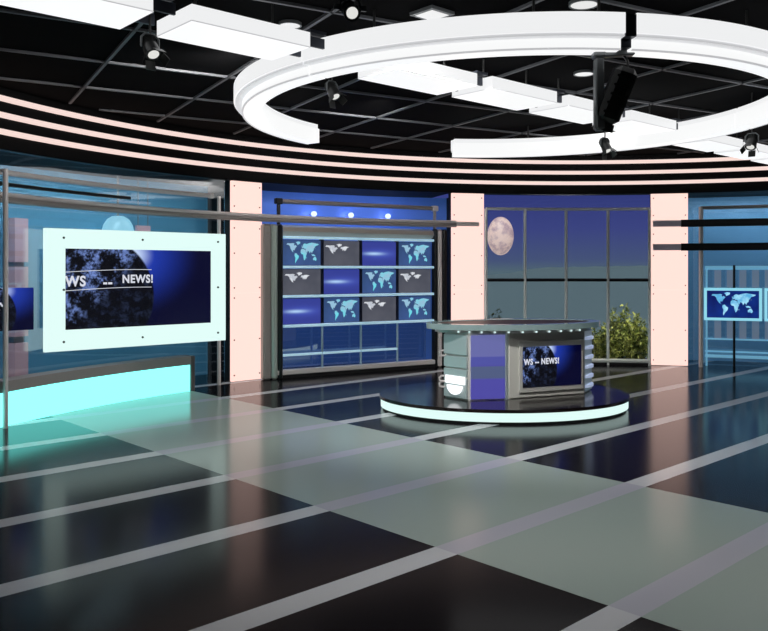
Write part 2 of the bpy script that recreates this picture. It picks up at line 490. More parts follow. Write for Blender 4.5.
# large framed screen at left
c, rz, W = flat_frame(pt(44, 11.31), pt(224.5, 13.3))
zb, zt = .855, 2.585
sm = thing('framed_screen', (c.x, c.y, 0), rz, 'large news screen in a wide glowing mint-white frame at left', 'screen')
H_ = zt - zb
sx0, sx1 = -W/2 + .098*W, W/2 - .094*W; sz0, sz1 = zb + .172*H_, zt - .162*H_
fm = MB()
fm.box(((-W/2+sx0)/2, 0, (zb+zt)/2), (sx0+W/2, .07, H_)); fm.box(((W/2+sx1)/2, 0, (zb+zt)/2), (W/2-sx1, .07, H_))
fm.box(((sx0+sx1)/2, 0, (zb+sz0)/2), (sx1-sx0, .07, sz0-zb)); fm.box(((sx0+sx1)/2, 0, (zt+sz1)/2), (sx1-sx0, .07, zt-sz1))
fm.build('light_frame', MINT, sm, smooth=False)
dw, dh = sx1-sx0, sz1-sz0
ds = MB(); ds.box((0, 0, 0), (dw, .04, dh)); ds = ds.build('display', news_mat('news_picture', dw, dh), sm, smooth=False)
ds.location = ((sx0+sx1)/2, -.008, (sz0+sz1)/2)
lettering('WS', .205, (-dw*.5, -.024, dh*.09), ds, sx=.92)
lettering('--', .2, (-dw*.5+dw*.235, -.024, dh*.08), ds)
lettering('NEWS!', .168, (-dw*.5+dw*.36, -.024, dh*.115), ds, sx=.9)
for zz in (.21, -.02):
    ln = MB(); ln.tube([(-dw*.5 + dw*.56*i/12, -.022, dh*(zz - .0 + .05*math.sin(i/12*1.6) - (.02*i/12))) for i in range(13)], .0045, 6); ln.build('caption_line', LETTER, ds)
for x, z in ((-1, 1), (0, 1), (1, 1), (-1, 0), (1, 0), (-1, -1), (0, -1), (1, -1)):
    b = MB(); xx, zz = x*(W/2-.09*W), (zb+zt)/2 + z*(H_/2-.075*H_)
    if x == 1: xx = W/2 - .05*W
    b.cyl((xx, -.034, zz), (xx, -.05, zz), .018, .014, 10); b.build('bolt', BOLT, sm)
for x in (-W*.36, W*.36):
    # arms that reach back to the curved glass
    p = c + Vector((math.cos(rz), math.sin(rz), 0))*x; yv = Vector((-math.sin(rz), math.cos(rz), 0)); L_ = 0
    while (p + yv*L_ - Vector((CX, CY, 0))).length < R + .04 and L_ < 2: L_ += .01
    b = MB(); b.box((x, L_/2, 1.75), (.08, L_-.01, .1)); b.build('mounting_bracket', GUN, sm, smooth=False)

# second news screen cut by the left edge
c, rz, W2 = flat_frame(pt(-75, 10.2), pt(33, 11.1))
s2 = thing('wall_screen', (c.x, c.y, 0), rz, 'frameless news screen cut off by the left edge of the picture', 'screen')
z0, z1 = 2 - 59.5*11.1/F, 2 - 17.5*11.1/F
d2 = MB(); d2.box((0, 0, 0), (W2, .05, z1-z0)); d2 = d2.build('display', news_mat('news_picture_small', W2, z1-z0, x0=-.25), s2, smooth=False)
d2.location = (0, 0, (z0+z1)/2)
lettering('NEWS', .08, (W2*.06, -.027, .06), d2)
b = MB(); b.cyl((0, .08, 0), (0, .08, 1.7), .025); b.box((0, .045, 1.5), (.3, .05, .2)); b.build('stand', DSTEEL, s2)

# ------------------------------------------------------------------ world map outlines
MAP = [
 [(-165,62),(-155,71),(-125,70),(-95,72),(-80,68),(-88,60),(-78,56),(-70,61),(-56,52),(-66,45),(-75,38),(-81,26),(-90,30),(-97,26),(-95,17),(-84,9),(-92,14),(-105,20),(-115,30),(-124,40),(-127,50),(-140,60)],
 [(-50,60),(-22,70),(-20,80),(-45,83),(-68,77),(-55,70)],
 [(-78,8),(-60,10),(-50,0),(-35,-7),(-40,-22),(-55,-34),(-66,-45),(-70,-54),(-75,-45),(-71,-20),(-81,-5)],
 [(-16,28),(-6,36),(10,37),(32,31),(43,12),(51,11),(40,-5),(38,-18),(30,-30),(20,-35),(14,-20),(9,2),(-8,5),(-17,14)],
 [(-9,38),(0,44),(-4,48),(8,54),(5,60),(15,68),(28,71),(45,67),(70,73),(105,77),(140,73),(178,68),(162,60),(140,55),(130,43),(121,38),(122,30),(108,20),(104,10),(98,15),(90,22),(80,8),(72,20),(57,26),(55,17),(44,13),(35,30),(36,37),(26,38),(20,38),(14,44),(3,42)],
 [(114,-22),(130,-12),(142,-11),(153,-27),(145,-38),(130,-32),(115,-34)],
 [(96,4),(110,3),(118,5),(140,-3),(130,-8),(105,-6)],
 [(-6,50),(1,52),(-3,58),(-7,57)], [(130,32),(141,38),(143,44),(137,36)], [(44,-16),(50,-16),(47,-25)],
]
def map_mesh(w, h, y, pick=None, ox=0.0, oz=0.0, k=1.0):
    m_ = MB()
    for i, poly in enumerate(MAP):
        if pick and i not in pick: continue
        vs = [(ox + k*lo/360*w, y, oz + k*(la-12)/150*h) for lo, la in poly]
        m_.add(vs, [tuple(range(len(vs)))])
    return m_
def grid_map(name, c0, c1, w, h, sc):
    """land colour with a brighter drift, for the maps drawn on the screens"""
    m, t, b = new_mat(name); N = NT(t)
    vec, x, y, z = N.xyz()
    c = N.mix(N.step(N.noise(vec, sc, 3), .4, .62), lin(c0), lin(c1))
    b.inputs['Base Color'].default_value = (0, 0, 0, 1)
    t.links.new(c, b.inputs['Emission Color']); b.inputs['Emission Strength'].default_value = 1
    return m
LANDC = grid_map('map_land_cyan', (150, 190, 215), (110, 215, 230), 1, 1, 3)
LANDW = grid_map('map_land_white', (190, 195, 205), (225, 228, 232), 1, 1, 6)
LANDB = grid_map('map_land_blue', (90, 175, 225), (165, 225, 250), 1, 1, 4)
def map_bg(name, c0, c1, h):
    m, t, b = new_mat(name); N = NT(t)
    vec, x, y, z = N.xyz()
    c = N.mix(N.step(N.noise(vec, 2.2, 2), .3, .7), lin(c0), lin(c1))
    b.inputs['Base Color'].default_value = (.01, .01, .01, 1); b.inputs['Roughness'].default_value = .3
    t.links.new(c, b.inputs['Emission Color']); b.inputs['Emission Strength'].default_value = .9
    return m
def streak_mat(w, h):
    m, t, b = new_mat('streak_picture'); N = NT(t)
    vec, x, y, z = N.xyz()
    u = N.m('DIVIDE', x, w); v = N.m('DIVIDE', z, h)
    dx = N.m('ADD', u, .16)
    e = N.m('ADD', N.m('MULTIPLY', N.m('MULTIPLY', dx, dx), 14), N.m('MULTIPLY', N.m('MULTIPLY', v, v), 260))
    core = N.m('POWER', 2.718, N.m('MULTIPLY', e, -1))
    e2 = N.m('ADD', N.m('MULTIPLY', N.m('MULTIPLY', u, u), 5), N.m('MULTIPLY', N.m('MULTIPLY', v, v), 30))
    halo = N.m('POWER', 2.718, N.m('MULTIPLY', e2, -1))
    c = N.mix(N.m('MULTIPLY', halo, .6), lin((54, 64, 150)), lin((82, 102, 212)))
    c = N.mix(N.m('MULTIPLY', core, .9), c, lin((185, 220, 255)))
    b.inputs['Base Color'].default_value = (.01, .01, .01, 1); b.inputs['Roughness'].default_value = .3
    t.links.new(c, b.inputs['Emission Color']); b.inputs['Emission Strength'].default_value = .95
    return m

# ------------------------------------------------------------------ video wall
pL, pR = pt(282, 15.0), pt(432.7, 16.75)
c, rz, VW = flat_frame(pL, pR)
vw = thing('video_wall_frame', (c.x, c.y, 0), rz, 'steel frame with pale shelves that carries the twelve video wall screens', 'frame')
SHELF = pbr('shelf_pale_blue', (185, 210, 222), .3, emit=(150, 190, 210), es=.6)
zs = (2.605, 2.055, 1.51, .96)
for z in zs:
    m_ = MB(); m_.box((0, .02, z), (VW, .16, .05), bev=.008); m_.build('shelf', SHELF, vw, smooth=False)
pitch = VW / 4
for i in range(1, 4):
    m_ = MB(); m_.box((-VW/2 + i*pitch, .06, 1.78), (.07, .05, 1.7)); m_.build('divider', pbr('divider_navy', (16, 22, 44), .4), vw, smooth=False)
    m_ = MB(); m_.cyl((-VW/2 + i*pitch, .03, .12), (-VW/2 + i*pitch, .03, .94), .022, n=10); m_.build('upright', pbr('upright_blue_grey', (170, 195, 210), .3, .2), vw)
m_ = MB(); m_.box((-pitch/2, .03, .42), (3*pitch, .04, .045), bev=.006); m_.build('low_bar', SHELF, vw, smooth=False)
m_ = MB(); m_.box((0, .02, .11), (VW+.2, .16, .09), bev=.01); m_.build('bottom_rail', STEEL, vw, smooth=False)
m_ = MB(); m_.box((0, .06, .03), (VW+.5, .2, .06)); m_.build('base', BLACK, vw, smooth=False)
# bowed metal header above the screens
m_ = MB(); n = 16; vs = []; fs = []
for i in range(n+1):
    x = -VW/2 + VW*i/n
    for k, (y, z) in enumerate(((.10, 2.63), (.0, 2.66), (-.05, 2.72), (-.02, 2.80), (.10, 2.84))): vs.append((x, y, z))
for i in range(n):
    for k in range(4): fs.append((i*5+k, (i+1)*5+k, (i+1)*5+k+1, i*5+k+1))
m_.add(vs, fs); m_.build('header', pbr('header_steel', (185, 176, 166), .33, .35), vw)
# posts each side
for s, offs in ((-1, ((.05, .09, GUN), (.17, .12, pbr('post_green_grey', (178, 190, 182), .3, .3)), (.32, .16, DSTEEL))), (1, ((.05, .08, GUN), (.15, .1, STEEL), (.27, .11, GUN)))):
    for d, w, mt in offs:
        m_ = MB(); m_.box((s*(VW/2 + d), .0, 1.42), (w, .16, 2.84), bev=.03); m_.build('post', mt, vw)
m_ = MB(); m_.tube([(-VW/2-.05, .02, 3.27), (VW/2+.05, .02, 3.27)], .042, 12); m_.build('top_bar', DSTEEL, vw)
for s in (-1, 1):
    m_ = MB(); m_.box((s*(VW/2+.06), .02, 3.27), (.14, .11, .11), bev=.015); m_.build('bar_clamp', STEEL if s > 0 else GUN, vw, smooth=False)
    m_ = MB(); m_.cyl((s*(VW/2+.06), .02, 2.84), (s*(VW/2+.06), .02, 3.25), .035, n=10); m_.build('upper_post', GUN if s < 0 else DSTEEL, vw)
gq = MB(); gq.box((0, .26, .62), (VW, .012, .94)); tag(gq.build('glass_panel', GLZ, smooth=False), 'blue-tinted glass pane below the video wall screens', 'glass')
go = bpy.data.objects[gq and 'glass_panel']; go.location = (c.x, c.y, 0); go.rotation_euler = (0, 0, rz)
# screens
swd, sht = pitch - .075, .475
scr_names = {'m': 'cyan world map', 'g': 'grey cropped map', 's': 'blue light streak'}
layout = ['mgsm', 'gsmg', 'smgm']
MBG = map_bg('map_sea_blue', (50, 76, 120), (62, 90, 146), sht)
GBG = map_bg('map_sea_grey', (74, 77, 90), (90, 92, 103), sht)
STR = streak_mat(swd, sht)
rows = ('top row', 'middle row', 'bottom row'); cols_ = ('far left', 'second from left', 'third from left', 'far right')
protos = {}
for r_ in range(3):
    for k_ in range(4):
        kind = layout[r_][k_]
        lx = -VW/2 + pitch*(k_+.5); lz = (zs[r_] + zs[r_+1])/2 + .0
        P = Matrix.Translation((c.x, c.y, 0)) @ Matrix.Rotation(rz, 4, 'Z') @ Vector((lx, .03, zs[r_+1]+.026))
        lab = 'video wall screen with %s, %s, %s' % (scr_names[kind], rows[r_], cols_[k_])
        if kind not in protos:
            o = thing('video_screen', P, rz, lab, 'screen', 'screens of the video wall')
            hs = MB(); hs.box((0, .03, sht/2+.003), (swd+.02, .05, sht+.012)); hs.build('housing', SCRB, o, smooth=False)
            d = MB(); d.box((0, 0, 0), (swd, .012, sht)); d = d.build('display', {'m': MBG, 'g': GBG, 's': STR}[kind], o, smooth=False)
            d.location = (0, 0, sht/2+.003)
            if kind == 'm': map_mesh(swd*.92, sht*.95, -.009).build('map', LANDC, d, smooth=False)
            if kind == 'g': map_mesh(swd*1.15, sht*.9, -.009, pick=(0, 1, 7), ox=swd*.06, oz=-sht*.04).build('map', LANDW, d, smooth=False); map_mesh(swd*.7, sht*.6, -.009, pick=(4,), ox=-swd*.04, oz=sht*.1, k=.7).build('map', LANDW, d, smooth=False)
            protos[kind] = o
        else:
            o = copy_tree(protos[kind]); o.location = P; o['label'] = lab
# three small lamps with blue glow above the header
for i, px in enumerate((314, 351, 388)):
    a = ang(px, R+1.05); p = circ(a, R+1.05, 0)
    o = thing('blue_spotlight', p, (a-90)*D2R, 'small glowing blue spotlight above the video wall, %s of three' % ('left', 'middle', 'right')[i], 'spotlight', 'blue spotlights above the video wall')
    m_ = MB(); m_.lathe([(.0, 0), (.04, .008), (.06, .04), (.06, .07), (.04, .102), (0, .11)], 16, Matrix.Translation((0, 0, 3.1))); m_.build('lamp_head', glow('spot_glow', (200, 215, 255), 1.6), o)
    m_ = MB(); m_.cyl((0, .02, 3.155), (0, REC-1.05, 3.155), .012, n=8); m_.build('wall_arm', DSTEEL, o)
    L = bpy.data.lights.new('spot_glow_light', 'POINT'); L.energy = 2.2; L.color = (.4, .5, 1.0); L.shadow_soft_size = .06
    lo_ = bpy.data.objects.new('spot_glow_light', L); COL.objects.link(lo_); lo_.location = circ(a, R+1.16, 3.15)

# ------------------------------------------------------------------ window with night view
wa = [ang(px, R) for px in (486, 525, 566, 608, 649.5)]
win = bpy.data.objects.new('window_1', None); COL.objects.link(win); win['kind'] = 'structure'
WST = pbr('window_steel', (238, 242, 238), .25, .15)
win.location = circ(wa[2], R, 0); wo = win.location
def relw(p): return p - wo
m_ = MB()
m_.tube([relw(circ(wa[0]+(wa[4]-wa[0])*i/16, R, 3.28)) for i in range(17)], .03, 10)
m_.tube([relw(circ(wa[0]+(wa[4]-wa[0])*i/16, R, .09)) for i in range(17)], .045, 10)
for a in wa: m_.cyl(relw(circ(a, R, 0.0)), relw(circ(a, R, 3.28)), .032, n=12)
m_.build('window_frame', WST, win)['kind'] = 'structure'
m_ = MB(); m_.tube([relw(circ(wa[0]+(wa[4]-wa[0])*i/16, R+.01, 1.79)) for i in range(17)], .033, 8)
m_.build('window_transom', GUN, win)['kind'] = 'structure'
m_ = MB(); m_.sweep([(R+.03, .02), (R+.03, 3.6), (R+.042, 3.6), (R+.042, .02)], (CX-wo.x, CY-wo.y), A_C3[0], A_C2[1], 24)
m_.build('window_glass', GLW, win)['kind'] = 'structure'
m_ = MB(); m_.sweep([(R-.02, 0), (R-.02, .06), (R+.3, .06), (R+.3, 0)], (CX, CY), A_C3[0], A_C2[1], 24)
struct(m_.build('trim_1', BLACK))

# outside: ground rising to a low hill, bushes, moon
TER = pbr('misty_meadow', (140, 156, 153), .95, noise=.05, nscale=.05)
te = MB(); nx, ny = 60, 60; vs = []; fs = []
for j in range(ny+1):
    Y = 17.6 + (j/ny)**2 * 130
    for i in range(nx+1):
        t_ = (i/nx - .5); X = 4 + t_ * (16 + (Y-17)*1.6)
        e_ = max(0, min(1, (Y-22)/70)); e_ = e_*e_*(3-2*e_)
        z = -.12 + 1.15*e_ + e_*(.2*math.sin(X*.09+1.0) + .12*math.sin(X*.23+.4)) 
        hx = (X/Y*F + 384)
        z += e_ * 1.5 * math.exp(-((X - 30)/6.5)**2)
        vs.append((X, Y, z))
for j in range(ny):
    for i in range(nx): fs.append((j*(nx+1)+i, j*(nx+1)+i+1, (j+1)*(nx+1)+i+1, (j+1)*(nx+1)+i))
te.add(vs, fs); struct(te.build('terrain', TER))
mm, t, b = new_mat('moon_surface'); N = NT(t); vec, x, y, z = N.xyz()
cmo = N.mix(N.step(N.noise(vec, .48, 4), .42, .62), lin((214, 184, 172)), lin((170, 142, 146)))
cmo = N.mix(N.m('MULTIPLY', N.step(N.noise(vec, 1.8, 4), .5, .7), .35), cmo, lin((225, 200, 185)))
t.links.new(cmo, b.inputs['Base Color']); t.links.new(cmo, b.inputs['Emission Color']); b.inputs['Emission Strength'].default_value = .85
mo = MB(); n1, n2 = 32, 20; vs = []; fs = []
for i in range(n2+1):
    th = PI*i/n2
    for k in range(n1):
        ph = 2*PI*k/n1; vs.append((3.23*math.sin(th)*math.cos(ph), 3.23*math.sin(th)*math.sin(ph), 4.73*math.cos(th)))
for i in range(n2):
    for k in range(n1): fs.append((i*n1+k, i*n1+(k+1) % n1, (i+1)*n1+(k+1) % n1, (i+1)*n1+k))
mo.add(vs, fs); mo = mo.build('moon', mm); mo.location = (116.5/F*200, 200, 2 + 34*200/F)
tag(mo, 'pale pink full moon in the night sky outside the window', 'moon')

def leaf_mat(name, c0, c1):
    m, t, b = new_mat(name); N = NT(t); vec, x, y, z = N.xyz()
    t.links.new(N.mix(N.step(N.noise(vec, 7, 2), .35, .65), lin(c0), lin(c1)), b.inputs['Base Color']); b.inputs['Roughness'].default_value = .5
    return m
LEAF = leaf_mat('leaf_green', (70, 92, 30), (196, 200, 112)); STEM = pbr('stem_brown', (60, 48, 34), .8)
def bush(loc, w, h, label, nl, seed):
    rnd = random.Random(seed)
    o = thing('garden_bush', loc, 0, label, 'bush', 'garden bushes outside the window')
    lv = MB(); stm = MB()
    for s in range(9):
        a = rnd.uniform(0, 2*PI); tip = Vector((math.cos(a)*w*.4*rnd.random(), math.sin(a)*w*.4*rnd.random(), h*rnd.uniform(.6, .95)))
        stm.tube([(0, 0, 0), tip*.5 + Vector((0, 0, .1)), tip], [.02, .014, .006], 6)
    for i in range(nl):
        while True:
            p = Vector((rnd.uniform(-1, 1), rnd.uniform(-1, 1), rnd.uniform(0, 1)))
            if p.x**2 + p.y**2 + (2*p.z-1)**2*.8 < 1: break
        k = 1 + .25*math.sin(p.x*9+seed) * p.z
        q = Vector((p.x*w/2, p.y*w/2, p.z*h*k + .02))
        L = rnd.uniform(.06, .13); wd = L*rnd.uniform(.28, .42)
        M = Matrix.Translation(q) @ Euler((rnd.uniform(-1.2, 1.2), rnd.uniform(-1.2, 1.2), rnd.uniform(0, 2*PI))).to_matrix().to_4x4()
        lv.add([(0, 0, 0), (L*.35, wd/2, .012), (L*.35, -wd/2, .012), (L*.75, wd*.36, .004), (L*.75, -wd*.36, .004), (L, 0, -.016), (L*.35, 0, 0), (L*.75, 0, -.006)],
               [(0, 1, 6), (0, 6, 2), (6, 1, 3, 7), (2, 6, 7, 4), (7, 3, 5), (4, 7, 5)], M)
    lv.build('foliage', LEAF, o, smooth=False); stm.build('stem', STEM, o)
    return o
for px, Y, w, h, n_, lab in ((604, 18.3, .75, .72, 1500, 'leafy lit bush outside the window beside the right end of the desk'),
                        (622, 19.2, .8, 1.02, 1700, 'tallest yellow-green bush outside, behind the last window mullion'),
                        (636, 18.4, .6, .88, 1500, 'yellow-green bush outside the window beside the right pink column'),
                        (496, 18.6, .5, 1.0, 500, 'small bush tip outside, seen above the left of the desk')):
    bush(Vector(((px-384)/F*Y, Y, -.11)), w, h, lab, n_, int(px))

# ------------------------------------------------------------------ right bay
# two dark rails across the last column
for z, lab in ((2.965, 'upper of two dark rails crossing the right pink column'), (2.475, 'lower of two dark rails crossing the right pink column')):
    a0, a1 = A_R, ang(653, R-.08)
    amid = ang(681, R-.08)
    rr = thing('wall_rail', circ(a1, R-.08, z), 0, lab, 'rail', 'dark rails of the right bay')
    o_ = rr.location; rc = (CX-o_.x, CY-o_.y)
    m_ = MB(); m_.sweep([(R-.09, -.075), (R-.09, .075), (R-.05, .075), (R-.05, -.075)], rc, a0, amid, 30); m_.build('rail_bar', pbr('rail_black', (22, 24, 26), .3, .3), rr)
    m_ = MB(); m_.sweep([(R-.085, -.065), (R-.085, .065), (R-.055, .065), (R-.055, -.065)], rc, amid, a1, 10); m_.build('rail_sleeve', pbr('sleeve_mauve_grey', (226, 216, 232), .3, .1), rr)
    m_ = MB(); m_.box((0, 0, 0), (.1, .06, .06), Matrix.Translation(circ(sum(A_C3)/2, R-.03, z)-o_) @ Matrix.Rotation(sum(A_C3)/2*D2R, 4, 'Z')); m_.build('wall_mount', GUN, rr, smooth=False)
ap = ang(701, R-.03)
fr = thing('tube_frame', circ(ap, R-.03, 0), 0, 'steel tube frame of the right glass bay with a tall post', 'frame')
o_ = fr.location
m_ = MB(); m_.cyl((0, 0, 0), (0, 0, 3.3), .045, n=12); m_.build('post', STEEL, fr)
m_ = MB(); m_.tube(rel(arc_pts(A_R+.5, ap, R-.03, 3.28, 20), o_), .036, 10); m_.build('top_bar', DSTEEL, fr)
gl3 = curved_glass('glass_partition', A_R+.5, ang(690), R+.5, .01, 3.59); tag(gl3, 'tall curved glass partition of the right bay behind the map screens', 'glass')
# rack behind the map screens, its rails and pole
p0, p1 = on_circle(705, R+.22), on_circle(790, R+.22)
c3, rz3, W3 = flat_frame(p0, p1)
rk = thing('display_rack', (c3.x, c3.y, 0), rz3, 'pale blue display rack with rails and dark pole carrying the map screens', 'rack')
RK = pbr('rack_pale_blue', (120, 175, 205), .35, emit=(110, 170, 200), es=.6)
for z, hgt in ((2.06, .05), (.21, .06)):
    m_ = MB(); m_.box((0, 0, z), (W3, .06, hgt), bev=.008); m_.build('rail', RK, rk, smooth=False)
px_pole = on_circle(734, R+.22); xp = (px_pole - Vector((c3.x, c3.y, 0))).dot(Vector((math.cos(rz3), math.sin(rz3), 0)))
m_ = MB(); m_.cyl((xp, -.03, 0), (xp, -.03, 2.1), .025, n=10); m_.build('pole', GUN, rk)
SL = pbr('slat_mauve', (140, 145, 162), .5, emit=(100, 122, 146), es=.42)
for i in range(9):
    x = -W3/2 + .25 + i*.24
    m_ = MB(); m_.box((x, .12, 1.82), (.13, .04, .36)); m_.box((x, .12, .78), (.13, .04, .44)); m_.box((x, .12, 1.3), (.04, .03, 1.0)); m_.build('slat', SL, rk, smooth=False)
for z in (2.02, .56, .3):
    m_ = MB(); m_.box((0, .1, z), (W3, .08, .03)); m_.build('cross_bar', RK, rk, smooth=False)
for s in (-1, 1):
    m_ = MB(); m_.cyl((s*(W3/2-.03), .03, 0), (s*(W3/2-.03), .03, 2.08), .02, n=10); m_.build('upright', RK, rk)
FRC = glow('screen_edge_cyan', (150, 225, 245), .9)
SEA = map_bg('map_sea_deep', (3, 16, 92), (12, 50, 138), .6)
for i, (xa, xb, lab) in enumerate(((704, 762, 'blue world-map screen with glowing cyan frame beside the tall steel post'), (764.5, 826, 'blue world-map screen cut off by the right edge of the picture'))):
    q0, q1 = on_circle(xa, R+.08), on_circle(xb, R+.08)
    c_, rz_, w_ = flat_frame(q0, q1); cY = c_.y
    z0, z1 = 2 - 50.5*16.7/F, 2 - 18*16.7/F
    o = thing('map_screen', (c_.x, c_.y, z0), rz_, lab, 'screen', 'framed map screens of the right bay')
    h_ = z1 - z0; bw = .055
    m_ = MB()
    for x in (-1, 1): m_.box((x*(w_/2-bw/2), 0, h_/2), (bw, .05, h_))
    for z in (bw/2, h_-bw/2): m_.box((0, 0, z), (w_-2*bw, .05, bw))
    m_.build('light_frame', FRC, o, smooth=False)
    d = MB(); d.box((0, 0, 0), (w_-2*bw, .03, h_-2*bw)); d = d.build('display', SEA, o, smooth=False); d.location = (0, 0, h_/2)
    map_mesh((w_-2*bw)*.9, (h_-2*bw)*.95, -.018).build('map', LANDB, d, smooth=False)
    m_ = MB(); m_.box((0, .06, h_/2), (.3, .08, .2)); m_.build('mount', GUN, o, smooth=False)

# ------------------------------------------------------------------ stage
sgc = Vector((1.75, 11.9, 0)); sgr = 5.5*D2R
sg = thing('stage', sgc, sgr, 'low oval stage with a glowing mint rim under the news desk', 'stage')
def oval(a, b, n=96): return [(a*math.cos(2*PI*i/n), b*math.sin(2*PI*i/n)) for i in range(n)]
m_ = MB(); m_.prism(oval(1.77, 1.39), 0, .035); m_.build('base', BLACK, sg)
m_ = MB(); m_.prism(oval(1.80, 1.42), .035, .155); m_.build('light_rim', MINT, sg)
m_ = MB(); m_.prism(oval(1.82, 1.44), .155, .2); m_.build('stage_top', pbr('stage_top_dark', (34, 27, 27), .14, ior=1.5), sg)

# ------------------------------------------------------------------ news desk
dk = thing('news_desk', (1.9, 11.85, .2), 0, 'curved grey news desk with glass counter and a screen in its front', 'desk')
DO = Vector((1.9, 11.85, 0))
def dp(x, y): return (x - DO.x, y - DO.y)
DGREY = pbr('desk_grey', (222, 222, 214), .3, .0)
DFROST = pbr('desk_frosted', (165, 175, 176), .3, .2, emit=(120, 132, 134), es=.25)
A_, B_, C_, D_, E_, F_ = (.87, 11.54), (1.16, 11.19), (1.67, 11.30), (1.72, 11.37), (2.90, 11.87), (3.10, 12.24)
m_ = MB(); m_.prism([dp(*p) for p in (A_, B_, C_, D_, E_, F_, (2.6, 12.36), (1.2, 11.95))], 0, .93); m_.build('body', DGREY, dk, smooth=False)
def panel(p, q, z0, z1, out, th, mat, name, par=dk, bev=.0):
    """flat panel standing just in front of the line p-q"""
    d = Vector((q[0]-p[0], q[1]-p[1], 0)); L = d.length; rz = math.atan2(d.y, d.x)
    mid = Vector((*dp((p[0]+q[0])/2, (p[1]+q[1])/2), 0)); nrm = Vector((d.y, -d.x, 0)).normalized()
    m_ = MB(); m_.box((0, 0, 0), (L, th, z1-z0), bev=bev)
    ob = m_.build(name, mat, par, smooth=False)
    ob.location = mid + nrm*(out+th/2) + Vector((0, 0, (z0+z1)/2)); ob.rotation_euler = (0, 0, rz)
    return ob, L
for z0, z1 in ((.02, .30), (.32, .42), (.44, .60), (.62, .90)):
    panel(A_, B_, z0, z1, .004, .03, DFROST, 'side_panel', bev=.006)
    
mid = lambda p, q, t: (p[0]+(q[0]-p[0])*t, p[1]+(q[1]-p[1])*t)
# lamp glowing through the lower left panel
LW = glow('desk_lamp_white', (250, 253, 255), 1.3)
ob, L = panel(mid(A_, B_, .12), mid(A_, B_, .95), .215, .325, .036, .02, LW, 'lamp_strip')
m_ = MB(); n = 16
m_.prism([(.15*math.cos(PI+PI*i/n), .13*math.sin(PI+PI*i/n)) for i in range(n+1)], 0, .02, Matrix.Rotation(PI/2, 4, 'X'))
lb = m_.build('lamp_bowl', LW, dk, smooth=False); lb.location = ob.location + Vector((0, 0, -.075)) ; lb.rotation_euler = ob.rotation_euler
# violet panel
mv, t, b = new_mat('violet_panel'); N = NT(t); vec, x, y, z = N.xyz()
cv = N.mix(N.step(z, .13, .15), lin((84, 80, 172)), lin((112, 116, 176)))
band1 = N.m('MULTIPLY', N.step(z, -.17, -.15), N.step(z, .02, .0)); cv = N.mix(band1, cv, lin((86, 100, 132)))
band2 = N.m('MULTIPLY', N.step(z, .02, .03), N.step(z, .145, .135)); cv = N.mix(band2, cv, lin((84, 88, 170)))
b.inputs['Base Color'].default_value = lin((40, 40, 80)); b.inputs['Roughness'].default_value = .2
t.links.new(cv, b.inputs['Emission Color']); b.inputs['Emission Strength'].default_value = .8
panel((1.19, 11.215), C_, .02, .90, .004, .03, mv, 'violet_panel')
# screen bay
fo, L = panel(D_, E_, .0, .93, .0, .05, DGREY, 'front_panel', bev=.012)
sl, sr = mid(D_, E_, .16), mid(D_, E_, .93)
bz, bL = panel(mid(D_, E_, .12), mid(D_, E_, .965), .075, .80, .05, .03, pbr('screen_bezel', (206, 206, 200), .3, .0), 'screen_bezel', bev=.01)
dz, dL = panel(sl, sr, .15, .72, .075, .012, news_mat('desk_picture', math.hypot(sr[0]-sl[0], sr[1]-sl[1]), .57), 'display')
lettering('WS -- NEWS!', .115, (-dL*.48, -.008, .07), dz, sx=.8)
panel(C_, D_, .0, .93, .0, .03, DFROST, 'corner_panel')
panel(E_, F_, .02, .9, .0, .03, DFROST, 'side_panel')
# fins with lit edges at both ends
def desk_fin(p, q, z, mat):
    m_ = MB(); d = Vector((q[0]-p[0], q[1]-p[1], 0)); nrm = Vector((d.y, -d.x, 0)).normalized()
    pts = []
    for i in range(9):
        s = i/8; w = math.sin(PI*s)**.6*.075
        v = Vector((*dp(*mid(p, q, s)), 0)) + nrm*(.02+w); pts.append((v.x, v.y))
    pts += [dp(*mid(p, q, 1)), dp(*mid(p, q, 0))]
    m_.prism(pts, z-.02, z+.02); return m_.build('fin', mat, dk, smooth=False)
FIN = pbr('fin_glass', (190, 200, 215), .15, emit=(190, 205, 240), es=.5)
for z in (.10, .24, .38, .52, .66, .80): desk_fin(E_, F_, z, FIN)
HND = STEEL
for z in (.22, .30, .66):
    m_ = MB(); a = Vector((*dp(*A_), z)); m_.tube([a + Vector(v) for v in ((.02, .03, 0), (-.06, -.03, 0), (-.09, -.05, -.02), (-.08, -.06, -.06), (-.03, -.05, -.07), (.03, -.02, -.07))], .014, 8); m_.build('bracket', STEEL, dk)
# counter
cm = Matrix.Rotation(15*D2R, 4, 'Z')
def ring_prism(a0, b0, a1, b1, z0, z1, M, n=96):
    o, i_ = oval(a0, b0, n), oval(a1, b1, n); vs = []
    for p, z in ((o, z0), (o, z1), (i_, z1), (i_, z0)): vs += [(x, y, z) for x, y in p]
    fs = []
    for k in range(4):
        for i in range(n): fs.append((k*n+i, k*n+(i+1) % n, ((k+1) % 4)*n+(i+1) % n, ((k+1) % 4)*n+i))
    return MB().add(vs, fs, M)
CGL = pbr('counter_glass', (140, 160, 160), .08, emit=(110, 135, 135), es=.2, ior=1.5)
ring_prism(1.33, .72, 1.18, .56, .972, 1.05, cm).build('counter_rim', CGL, dk)
m_ = MB(); m_.prism(oval(1.18, .56), .98, 1.04, cm); m_.build('counter_top', pbr('counter_dark', (70, 54, 50), .4), dk)
m_ = MB(); m_.prism(oval(1.2, .62), .925, .965, cm); m_.build('counter_support', STEEL, dk)
SPK = glow('edge_lamp', (215, 240, 240), 1.0)
